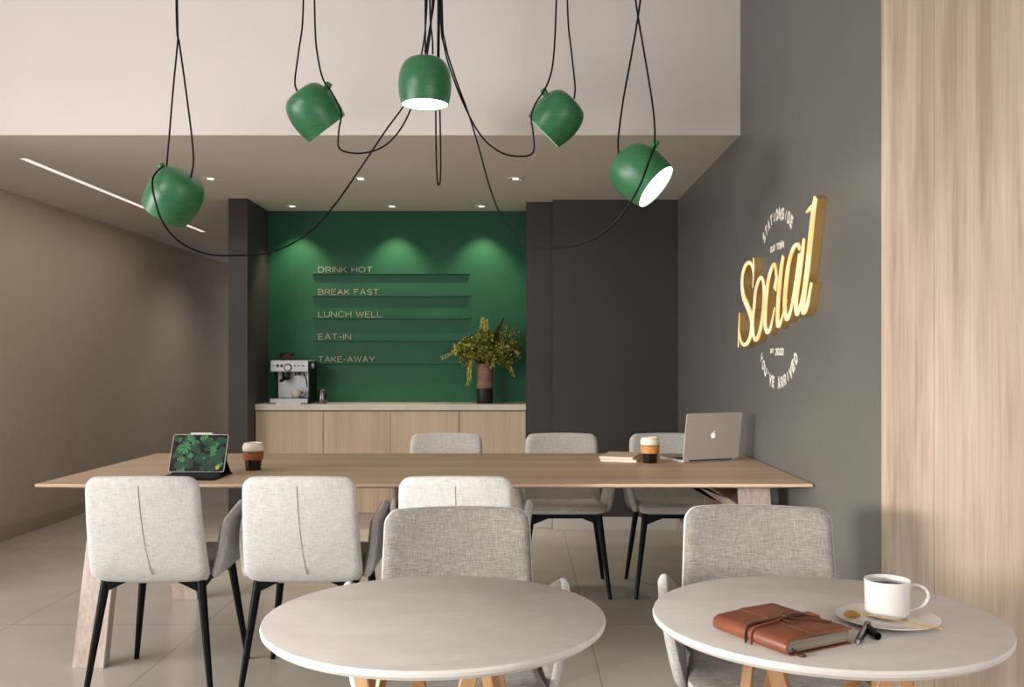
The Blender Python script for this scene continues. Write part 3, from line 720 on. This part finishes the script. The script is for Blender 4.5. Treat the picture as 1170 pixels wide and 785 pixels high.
# leaves of the picture
random.seed(3)
bm = B()
def leaf(cu, cv, R, ang, mi, d, lobes=5, slim=.8):
    pts = []
    n_ = 72
    for i in range(n_):
        a = 2*math.pi*i/n_
        rad = R*(.62+.38*abs(math.cos(a/2)) ** 2)*(1-.46*max(0, math.cos(9*a)) ** 2*(abs(math.sin(a)) ** .5))
        u = math.cos(a)*rad; v = math.sin(a)*rad*slim
        U = cu+u*math.cos(ang)-v*math.sin(ang); V = cv+u*math.sin(ang)+v*math.cos(ang)
        U = max(-.1145, min(.1145, U)); V = max(.004, min(L-.004, V)); pts.append((U, V))
    c = bm.verts.new(tp(sum(p[0] for p in pts)/n_, sum(p[1] for p in pts)/n_, d)); vs = [bm.verts.new(tp(u, v, d)) for u, v in pts]
    for i in range(n_):
        f = bm.faces.new((c, vs[i], vs[(i+1) % n_])); f.material_index = mi if (i//4) % 2 else max(mi-1, 0) if mi < 3 else mi
for k in range(60):
    leaf(random.uniform(-.10, .10), random.uniform(.015, L-.015), random.uniform(.014, .026), random.uniform(0, 6.28), random.choice([0, 1, 1, 2]), .0035+.00001*k)
for i, (u, v, R, a, mi) in enumerate([(-.058, .115, .036, -1.6, 2), (-.080, .035, .028, -1.3, 1), (-.105, .15, .02, -.8, 1), (.0, .06, .026, -.9, 1), (.035, .13, .034, -.5, 1), (.06, .10, .028, -1.2, 2), (.09, .085, .03, .6, 1), (.085, .14, .028, -.1, 1), (.02, .16, .022, -2.6, 2), (.06, .045, .03, .9, 1), (-.03, .025, .018, .4, 0)]):
    leaf(u, v, R, a, mi, .0042+.00003*i, 6, .75)
leaf(.088, .018, .014, 1.2, 3, .0046, 2)
pic = obj('leaf_picture', bm, ['leafc', 'leafa', 'leafb', 'leafy'], sc, smooth='keep')
for p in pic.data.polygons: p.use_smooth = False
bm = B(); tube(bm, [tp(-.045, L+.0045, 0), tp(.048, L+.0045, 0)], .0042, 14); obj('stylus', bm, 'porc', t, smooth=SM)
# keyboard deck and rear support
bm = B(); box(bm, -.125, .122, -.135, .10, 0, .0075, .002); kb = obj('keyboard_deck', bm, 'black', t)
bm = B()
for r_ in range(4):
    for k in range(12): box(bm, -.112+k*.0188, -.112+k*.0188+.0165, -.085+r_*.0185, -.085+r_*.0185+.016, .0075, .009, .0006)
obj('keys', bm, 'keys', kb)
bm = B(); prism(bm, [(-.117, .098, .0075), (-.117, .088, .0075), (-.117, .028, .062), (-.117, .045, .1), (-.117, .052, .098), (-.117, .04, .064)], (.234, 0, 0)); obj('stand', bm, 'black', t)
bm = B(); prism(bm, [(-.1, -.008, .0075), (-.1, .02, .0075), (-.1, .008, .02), (-.1, -.004, .02)], (.2, 0, 0)); obj('hinge_foot', bm, 'black', t)

# notebooks
for i, (x, y, a, w_, l_, lab) in enumerate([(.497, 4.615, -13, .175, .27, 'lower pale notebook of the pair beside the amber banded cup'), (.492, 4.617, -16, .168, .262, 'upper pale notebook of the pair beside the amber banded cup')]):
    t = thing('notebook', lab, 'book', (x, y, TZ+i*.0125), math.radians(a), 'pale notebooks stacked on the long table')
    obj('pages', box(B(), -w_/2+.001, w_/2-.003, -l_/2+.002, l_/2-.002, .0015, .0105), 'paperw', t)
    obj('cover', box(box(box(B(), -w_/2, w_/2, -l_/2, l_/2, .0105, .012, .0005), -w_/2, w_/2, -l_/2, l_/2, 0, .0015, .0005), -w_/2, -w_/2+.001, -l_/2, l_/2, .0015, .0105), 'paperl', t)

# laptop seen from the back
t = thing('laptop', 'open silver laptop seen from behind, at the right end of the long table', 'laptop', (.915, 4.50, TZ), math.radians(22.4))
bm = B(); poly = rrect(.157, .107, .012); prism(bm, [(u, v+.112, .002) for u, v in poly], (0, 0, .011)); bs = obj('base', bm, 'alu', t)
bm = B()
for r_ in range(5):
    for k in range(13): box(bm, -.136+k*.0211, -.136+k*.0211+.018, .03+r_*.0195, .03+r_*.0195+.0165, .013, .0142)
obj('keys', bm, 'keys', bs)
bm = B(); tilt = math.radians(9); sdir = Vector((0, -math.sin(tilt), math.cos(tilt))); nd = Vector((0, -math.cos(tilt), -math.sin(tilt)))
pl = [Vector((u, .004, .012))+sdir*(v+.1155) for u, v in rrect(.157, .1135, .011)]
prism(bm, pl, tuple(nd*.006)); ld = obj('lid', bm, 'alu', t)
bm = B(); pl = [Vector((u, .0047, .012))+sdir*(v+.1155)-nd*.0005 for u, v in rrect(.151, .105, .004)]
prism(bm, pl, tuple(nd*.0008)); obj('display', bm, 'screen', ld)
bm = B(); tube(bm, [(-.12, .006, .010), (.12, .006, .010)], .0055, 10); obj('hinge', bm, 'keys', t, smooth=SM)
# fruit shaped emblem on the lid
ap = []
for i in range(48):
    a = 2*math.pi*i/48; x = math.sin(a); y = math.cos(a)
    r_ = 1-.16*math.exp(-((a-0) ** 2)/.12)-.16*math.exp(-((a-2*math.pi) ** 2)/.12)-.07*math.exp(-((a-math.pi) ** 2)/.08)
    X, Y = x*r_*.0135, y*r_*.0150
    X *= 1.0 if Y > 0 else (1-.22*(-Y/.015))
    dx, dy = X-.0165, Y-.0030
    if math.hypot(dx, dy) < .0075: k_ = .0075/math.hypot(dx, dy); X, Y = .0165+dx*k_, .0030+dy*k_
    ap.append((X, Y))
lf = [(0, .016), (.001, .020), (.004, .0235), (.0075, .0245), (.0072, .021), (.0045, .0175)]
bm = B()
for sh in (ap, lf):
    prism(bm, [Vector((u, .004, .012))+sdir*(v+.118)+nd*.0061 for u, v in sh], tuple(nd*.0004))
obj('emblem', bm, 'logo', ld)

# ------------------------------------------------------------------ things on the right round table
RZ = .75
# leather journal
t = thing('leather_journal', 'tan leather wrap journal tied with a cord on the right round table', 'book', (.470, 1.690, RZ), math.radians(29))
w_, l_, h_ = .158, .186, .028
bm = B(); box(bm, -w_/2+.008, w_/2-.002, -l_/2+.004, l_/2-.004, .004, h_-.004, .001); obj('pages', bm, 'paper', t)
# rounded spine cover, extruded along length
sec = [(w_/2, .0), (w_/2, .0025), (-w_/2+.014, .0025), (-w_/2+.006, .005), (-w_/2+.0025, .011), (-w_/2+.0025, h_-.011), (-w_/2+.006, h_-.005), (-w_/2+.014, h_-.0025), (0, h_-.0005), (w_/2-.01, h_-.003), (w_/2, h_-.003), (w_/2, h_), (w_/2-.01, h_), (0, h_+.0025), (-w_/2+.014, h_), (-w_/2+.003, h_-.004), (-w_/2, h_-.010), (-w_/2, .010), (-w_/2+.003, .004), (-w_/2+.014, 0)]
bm = B(); prism(bm, [(x, -l_/2, z) for x, z in sec], (0, l_, 0)); bmesh.ops.bevel(bm, geom=[e for e in bm.edges if abs(e.verts[0].co.y-e.verts[1].co.y) < 1e-5], offset=.0006, segments=1, affect='EDGES')
obj('cover', bm, 'leather', t, smooth=math.radians(45))
# fore-edge flap: wraps the far long edge and lies over the top
bm = B()
fl = [(w_/2+.001, h_-.002), (w_/2+.0035, h_*.55), (w_/2+.0015, .004), (w_/2-.002, .002)]
sec = [(-.012, h_+.0027), (.04, h_+.0030), (w_/2-.006, h_+.0028), (w_/2+.003, h_-.002), (w_/2+.0055, h_*.5), (w_/2+.003, .001), (w_/2-.004, .0002), (w_/2-.004, .0015), (w_/2+.0015, .0025), (w_/2+.0035, h_*.5), (w_/2+.0015, h_-.003), (w_/2-.008, h_+.0003), (.04, h_+.0004), (-.012, h_+.0012)]
prism(bm, [(x, -l_/2+.012, z) for x, z in sec], (0, l_-.010, 0)); obj('flap', bm, 'leather', t, smooth=math.radians(45))
# straps around the book
for yy, hh in ((-.012, 0), (.002, .0)):
    bm = B(); P = [(-w_/2-.0015, yy, .001), (-w_/2-.003, yy, h_*.5), (-w_/2+.002, yy, h_), (-w_/2+.018, yy, h_+.0035), (-.02, yy*.6, h_+.0045), (.012, 0, h_+.0065), (.045, -yy*.8, h_+.0055), (w_/2-.006, yy, h_+.0045), (w_/2+.0065, yy, h_-.003), (w_/2+.0075, yy, .003)]
    tube(bm, crom(P, 5), .0028, 8, 0, None, .5); obj('cord', bm, 'leather' if yy < -.01 else 'leatherd', t, smooth=True)
bm = B(); tube(bm, crom([(.010, 0, h_+.008), (.028, -.018, h_+.006), (.05, -.040, h_+.005), (.066, -.060, h_+.005)], 5), .0026, 8, 0, None, .6)
tube(bm, crom([(.006, .004, h_+.008), (-.002, -.012, h_+.006), (.006, -.030, h_+.005), (.010, -.036, h_+.005)], 5), .0024, 8, 0, None, .6)
r_ = bmesh.ops.create_icosphere(bm, subdivisions=2, radius=.0065); bmesh.ops.translate(bm, verts=r_['verts'], vec=(.010, 0, h_+.008))
obj('knot', bm, 'leatherd', t, smooth=True)
bm = B(); tube(bm, crom([(-.060, -l_/2+.004, .012), (-.061, -l_/2-.006, .005), (-.056, -l_/2-.014, .002), (-.047, -l_/2-.014, .002), (-.048, -l_/2-.005, .003), (-.056, -l_/2+.002, .008)], 6), .0013, 8); obj('bookmark_loop', bm, 'leatherd', t, smooth=True)

# saucer, cup, spoon
t = thing('saucer', 'thin white saucer under the coffee cup on the right round table', 'saucer', (.706, 1.795, RZ))
obj('plate', lathe(B(), [(0, 0), (.045, 0), (.06, .002), (.094, .0075), (.0955, .0085), (.0945, .0095), (.06, .0045), (.045, .0035), (0, .0035)], n=64), 'porc', t, smooth=SM)
obj('raised_ring', lathe(B(), [(.036, .0034), (.038, .0045), (.040, .0034)], n=40), 'porc', t, smooth=True)
CU = Vector((.712, 1.812, RZ+.0046))
t = thing('cup', 'white porcelain cup of black coffee on a saucer, right round table', 'cup', CU)
obj('bowl', lathe(B(), [(0, 0), (.032, 0), (.038, .003), (.0415, .010), (.0425, .064), (.0435, .070), (.0425, .0715), (.041, .070), (.040, .064), (.039, .012), (.034, .0055), (0, .005)], n=56), 'porc', t, smooth=SM)
obj('coffee_surface', lathe(B(), [(0, .056), (.0398, .056), (.0398, .058), (0, .058)], n=48), 'coffee', t)
bm = B(); tube(bm, crom([(.040, -.006, .060), (.052, -.010, .063), (.068, -.014, .056), (.0735, -.0155, .042), (.066, -.0135, .026), (.050, -.009, .016), (.039, -.006, .012)], 7), .0048, 12, 0, None, .62); obj('handle', bm, 'porc', t, smooth=True)
t = thing('teaspoon', 'gold teaspoon resting across the saucer rim in front of the coffee cup', 'spoon', (0, 0, 0))
ps = px(973.5, 702.5, 1.775); ps.z = RZ+.0165; pe = px(1077.6, 718, 1.70); pe.z = RZ+.010
t.location = ps; dv = pe-ps; hd = Vector((dv.x, dv.y, 0)).normalized(); sdv = Vector((-hd.y, hd.x, 0))
bm = B(); n1, n2 = 20, 6; gridv = []
for j_ in range(n2+1):
    rr_ = j_/n2
    gridv.append([bm.verts.new(hd*(.0165*rr_*math.cos(2*math.pi*i/n1))+(sdv+Vector((0, 0, .35)))*(.0135*rr_*math.sin(2*math.pi*i/n1))+Vector((0, 0, .001+.0055*(rr_*rr_-1)))) for i in range(n1)] if j_ else [bm.verts.new((0, 0, -.0045))])
for j_ in range(n2):
    for i in range(n1):
        k = (i+1) % n1
        bm.faces.new((gridv[0][0], gridv[1][i], gridv[1][k]) if j_ == 0 else (gridv[j_][i], gridv[j_+1][i], gridv[j_+1][k], gridv[j_][k]))
bmesh.ops.solidify(bm, geom=list(bm.faces), thickness=.0009); obj('spoon_bowl', bm, 'gold', t, smooth=True)
bm = B(); tube(bm, crom([hd*.016+Vector((0, 0, .001)), hd*.03+Vector((0, 0, .003)), dv*.5+Vector((0, 0, .003)), dv+Vector((0, 0, .001))], 6), .0019, 10, 0, .0022, .7); obj('spoon_handle', bm, 'gold', t, smooth=True)

# fountain pen and its cap
def on_table(x, y, h=0):
    D = (CH-RZ-h)*F/(y-CY); return Vector(((x-CX)*D/F, D, RZ+h))
a = on_table(978.5, 735.5, .006); b_ = on_table(992, 712.5, .006)
d = (b_-a); Ln = d.length; d.normalize()
t = thing('fountain_pen', 'grey metal fountain pen without its cap beside the leather journal', 'pen', a)
obj('barrel', lathe(B(), [(0, .014), (.0048, .014), (.0055, .022), (.0062, .035), (.0062, Ln-.004), (.005, Ln), (0, Ln)], n=20, axis=d), 'dsteel', t, smooth=SM)
obj('nib', lathe(B(), [(0, 0), (.0016, .003), (.0042, .0135), (0, .0135)], n=16, axis=d), 'chrome', t, smooth=SM)
a = on_table(1003, 727, .0068); b_ = on_table(991.5, 716, .0068); d = (b_-a); Ln = max(.03, d.length); d.normalize()
t = thing('pen_cap', 'black pen cap lying beside the grey fountain pen', 'pen cap', a)
obj('cap_tube', lathe(B(), [(.005, .001), (.0066, .0), (.0068, .004), (.0065, Ln-.004), (.0045, Ln), (0, Ln)], n=20, axis=d), 'black', t, smooth=SM)
obj('clip', tube(B(), [d*.006+Vector((0, 0, .0072)), d*(Ln-.006)+Vector((0, 0, .0074))], .0011, 6), 'dsteel', t, smooth=True)

# ------------------------------------------------------------------ espresso machine
CT = .925
t = thing('espresso_machine', 'silver espresso machine with dark side at the left end of the stone counter', 'coffee machine', (-1.779, 7.25, CT))
X0, X1 = -.145, .145
obj('drip_tray', box(box(B(), X0, X1, -.15, .10, .006, .042, .004), X0+.05, X1-.05, -.151, -.14, .0, .012), 'steel', t)
obj('tray_grille', box(B(), X0+.012, X1-.012, -.14, -.03, .0425, .046, .001), 'dsteel', t)
obj('rear_housing', box(B(), X0+.034, X1+.0, -.03, .12, .042, .250, .004), 'steel', t)
hd_ = obj('head', box(B(), X0, X1, -.135, .12, .245, .335, .007), 'steel', t)
obj('side_panel', box(B(), X1+.0005, X1+.014, -.125, .115, .0, .325, .004), 'black', t)
bm = B(); lathe(bm, [(.030, 0), (.030, .006), (.026, .009), (.0, .009)], (-.008, -.1355, .278), 28, axis=Vector((0, -1, 0)))
g = obj('pressure_gauge', bm, 'dsteel', hd_, smooth=SM); obj('gauge_dial', lathe(B(), [(0, .0092), (.022, .0092), (.022, .0105), (0, .0105)], (-.008, -.1355, .278), 24, axis=Vector((0, -1, 0))), 'steel', g)
for bx, r_ in ((-.118, .005), (-.086, .012), (-.055, .012), (.044, .006), (.074, .006), (.106, .006)):
    obj('button', lathe(B(), [(0, .004), (r_, .004), (r_, 0), (0, 0)], (bx, -.1355, .292), 16, axis=Vector((0, -1, 0))), 'dsteel', hd_)
obj('hopper', lathe(B(), [(.0, .335), (.038, .335), (.048, .352), (.054, .372), (.054, .378), (0, .380)], (-.045, -.01, 0), 28), 'hopper', t, smooth=SM)
obj('hopper_lid', lathe(B(), [(0, .380), (.058, .380), (.058, .386), (0, .388)], (-.045, -.01, 0), 28), 'black', t, smooth=SM)
obj('group_head', lathe(B(), [(0, .205), (.026, .205), (.030, .212), (.030, .246), (0, .246)], (-.035, -.085, 0), 28), 'dsteel', t, smooth=SM)
pf = obj('portafilter', lathe(B(), [(0, .180), (.020, .182), (.031, .190), (.031, .206), (0, .206)], (-.035, -.085, 0), 28), 'black', t, smooth=SM)
obj('portafilter_handle', tube(B(), crom([(-.040, -.11, .193), (-.046, -.14, .185), (-.052, -.175, .178)], 4), .010, 12, 0, .012), 'black', pf, smooth=True)
obj('spout', tube(tube(B(), crom([(-.035, -.085, .182), (-.050, -.085, .172), (-.052, -.085, .158)], 4), .005, 8), crom([(-.035, -.085, .182), (-.022, -.085, .172), (-.018, -.085, .158)], 4), .005, 8), 'chrome', pf, smooth=True)
obj('tamper_cradle', lathe(B(), [(0, .218), (.022, .218), (.022, .246), (0, .246)], (.055, -.09, 0), 20), 'dsteel', t, smooth=SM)
obj('steam_wand', tube(B(), crom([(.105, -.10, .246), (.112, -.12, .225), (.128, -.125, .19), (.138, -.125, .13)], 6), .0045, 10), 'black', t, smooth=True)
obj('water_tap', tube(B(), crom([(-.105, -.10, .246), (-.11, -.12, .225), (-.108, -.125, .205), (-.10, -.125, .195)], 6), .008, 10), 'black', t, smooth=True)
obj('steam_dial', lathe(B(), [(0, 0), (.021, 0), (.021, .013), (.017, .016), (0, .016)], (X1+.014, -.06, .290), 24, axis=Vector((1, 0, 0))), 'steel', t, smooth=SM)
# cup on its grille
t = thing('cup', 'beige cup standing on the drip tray of the espresso machine', 'cup', (-1.735, 7.165, CT+.046))
obj('bowl', lathe(B(), [(0, 0), (.022, 0), (.026, .004), (.040, .030), (.047, .056), (.045, .056), (.036, .028), (.02, .006), (0, .005)], n=32), 'cream', t, smooth=SM)
obj('handle', tube(B(), crom([(.042, 0, .048), (.058, 0, .050), (.064, 0, .038), (.052, 0, .022), (.034, 0, .017)], 5), .0042, 10), 'cream', t, smooth=True)
t = thing('milk_jug', 'small steel milk jug on the counter beside the espresso machine', 'jug', (-1.535, 7.16, CT))
obj('jug_body', lathe(B(), [(0, 0), (.032, 0), (.034, .004), (.033, .04), (.028, .085), (.031, .105), (.029, .105), (.026, .085), (.031, .04), (.03, .006), (0, .005)], n=28), 'jug', t, smooth=SM)
obj('handle', tube(B(), crom([(.029, .0, .092), (.050, .0, .088), (.052, .0, .055), (.034, .0, .025)], 5), .0038, 8), 'dsteel', t, smooth=True)

# ------------------------------------------------------------------ vase and foliage
t = thing('vase', 'tall cylinder vase, brown above and black below, at the right end of the counter', 'vase', (-.286, 7.22, CT))
obj('lower_band', lathe(B(), [(0, 0), (.061, 0), (.063, .003), (.063, .118), (0, .118)], n=40), 'vaseb', t, smooth=SM)
obj('upper_band', lathe(B(), [(.0, .1182), (.063, .1182), (.063, .302), (.061, .305), (.057, .305), (.056, .296), (.056, .20), (0, .20)], n=40), 'vaset', t, smooth=SM)
pl = thing('foliage_arrangement', 'bushy olive and yellow green foliage arranged in the tall vase', 'plant', (-.286, 7.22, CT+.201))
random.seed(11)
bmL = B(); bmS = B()
def leafq(bm, p, d, ln, wd, roll, mi=0, curl=.2):
    d = d.normalized(); s = d.cross(Vector((0, 0, 1)));
    if s.length < .05: s = Vector((1, 0, 0))
    s.normalize(); s = (Matrix.Rotation(roll, 3, d) @ s); n_ = s.cross(d)
    pts = [(0, 0), (.3, .5), (.65, .42), (1, 0)]
    L_ = [bm.verts.new(p+d*ln*a+s*wd*w__+n_*ln*curl*a*a) for a, w__ in pts]; R_ = [bm.verts.new(p+d*ln*a-s*wd*w__+n_*ln*curl*a*a) for a, w__ in pts[1:3]]
    for f in ((L_[0], L_[1], R_[0]), (L_[1], L_[2], R_[1], R_[0]), (L_[2], L_[3], R_[1])):
        bm.faces.new(f).material_index = mi
# flower-like olive clusters
clusters = []
for i in range(46):
    a = random.uniform(0, 6.28); rx = random.uniform(.02, .235); 
    x = rx*math.cos(a)*1.0; y = rx*math.sin(a)*.55; zt = .20+random.uniform(-.06, .13)*(1-rx/.34)+ (.02 if rx < .12 else 0)
    clusters.append(Vector((x, y, zt)))
clusters += [Vector((-.16, -.03, .20)), Vector((-.20, 0, .21)), Vector((.19, -.02, .19)), Vector((.23, 0, .17)), Vector((.10, -.07, .16)), Vector((-.09, -.08, .17)), (Vector((0, -.1, .19))), Vector((-.15, -.05, .13)), Vector((.17, -.03, .12)), Vector((.04, -.1, .13))]
for c in clusters:
    base_ = Vector((random.uniform(-.03, .03), random.uniform(-.03, .03), .02)); mid = (base_*.5+c*.5)+Vector((0, 0, .02))
    mid = Vector((base_.x*.9+c.x*.12, base_.y*.9+c.y*.12, .108))
    tube(bmS, crom([base_, mid, c], 4), .0022, 5)
    for k in range(64):
        v = Vector((random.gauss(0, 1), random.gauss(0, 1), random.gauss(0, 1))).normalized(); r_ = random.uniform(.008, .044)
        leafq(bmL, c+v*r_, v+Vector((0, 0, .3)), random.uniform(.018, .032), random.uniform(.013, .020), random.uniform(0, 3.1), 0 if random.random() < .85 else 1)
for k in range(26):   # airy sprigs at upper right
    a = Vector((.05, 0, .2)); b_ = Vector((random.uniform(.12, .25), random.uniform(-.05, .05), random.uniform(.22, .37)))
    P = crom([Vector((.01, 0, .06)), Vector((.03, 0, .108)), a, b_], 4)
    if k % 3 == 0: tube(bmS, P, .0012, 5)
    for q in range(8): leafq(bmL, b_+Vector((random.uniform(-.03, .03), random.uniform(-.02, .02), random.uniform(-.03, .03))), Vector((random.uniform(-1, 1), random.uniform(-1, 1), random.uniform(-.3, 1))), .016, .010, random.uniform(0, 3), 0)
obj('leaf_clusters', bmL, ['fol', 'fol2'], pl, smooth='keep'); obj('stems', bmS, 'stem', pl, smooth=True)
def frond(pts, n_, ln, wd, name='frond'):
    bm = B(); P = crom(pts, 8); tube(bm, P, .002, 6, 1)
    for i in range(3, len(P)):
        d = (P[i]-P[i-1]).normalized()
        for s in (-1, 1):
            sd_ = d.cross(Vector((random.uniform(-.5, .5), -1, random.uniform(-.5, .5)))).normalized()*s
            leafq(bm, P[i], d*1.1+sd_*random.uniform(.3, .9), ln*(1.05-.6*i/len(P)), wd*.6, 1.57, 0, random.uniform(-.3, .3))
    obj(name, bm, ['fol2', 'stem'], pl, smooth='keep')
frond([(-.02, 0, .10), (-.05, -.03, .22), (-.15, -.05, .235), (-.315, -.05, .155)], 10, .06, .014)
frond([(-.02, -.02, .10), (-.06, -.06, .16), (-.10, -.09, .10), (-.125, -.09, -.04)], 10, .07, .016)
frond([(0, 0, .10), (-.01, -.02, .28), (-.02, -.02, .44)], 10, .07, .016)
frond([(0, 0, .10), (.005, -.02, .28), (.01, -.02, .43)], 10, .07, .015)
frond([(.02, 0, .10), (.08, -.03, .20), (.17, -.04, .23), (.25, -.04, .19)], 10, .06, .013)
frond([(.02, 0, .10), (.09, -.0, .19), (.17, -.02, .12), (.22, -.02, .02)], 10, .05, .012)
bm = B()
for pts in ([(.01, 0, .1), (.06, -.03, .26), (.10, -.03, .36), (.15, -.03, .46)],):
    P = crom(pts, 6); n_ = len(P)
    ws = [.003+.016*math.sin(math.pi*min(1, (i/(n_-1))*1.0)) for i in range(n_)]
    for i in range(n_-1):
        d0 = Vector((.8, 0, -.45)).normalized()
        a = [bm.verts.new(P[j_]+d0*ws[j_]*q+Vector((0, .004*abs(q), 0))) for j_, q in ((i, -1), (i, 0), (i+1, 0), (i+1, -1))]; bm.faces.new(a)
        a = [bm.verts.new(P[j_]+d0*ws[j_]*q+Vector((0, .004*abs(q), 0))) for j_, q in ((i, 0), (i, 1), (i+1, 1), (i+1, 0))]; bm.faces.new(a)
bmesh.ops.solidify(bm, geom=list(bm.faces), thickness=.001); obj('long_leaf', bm, 'fol', pl, smooth='keep')
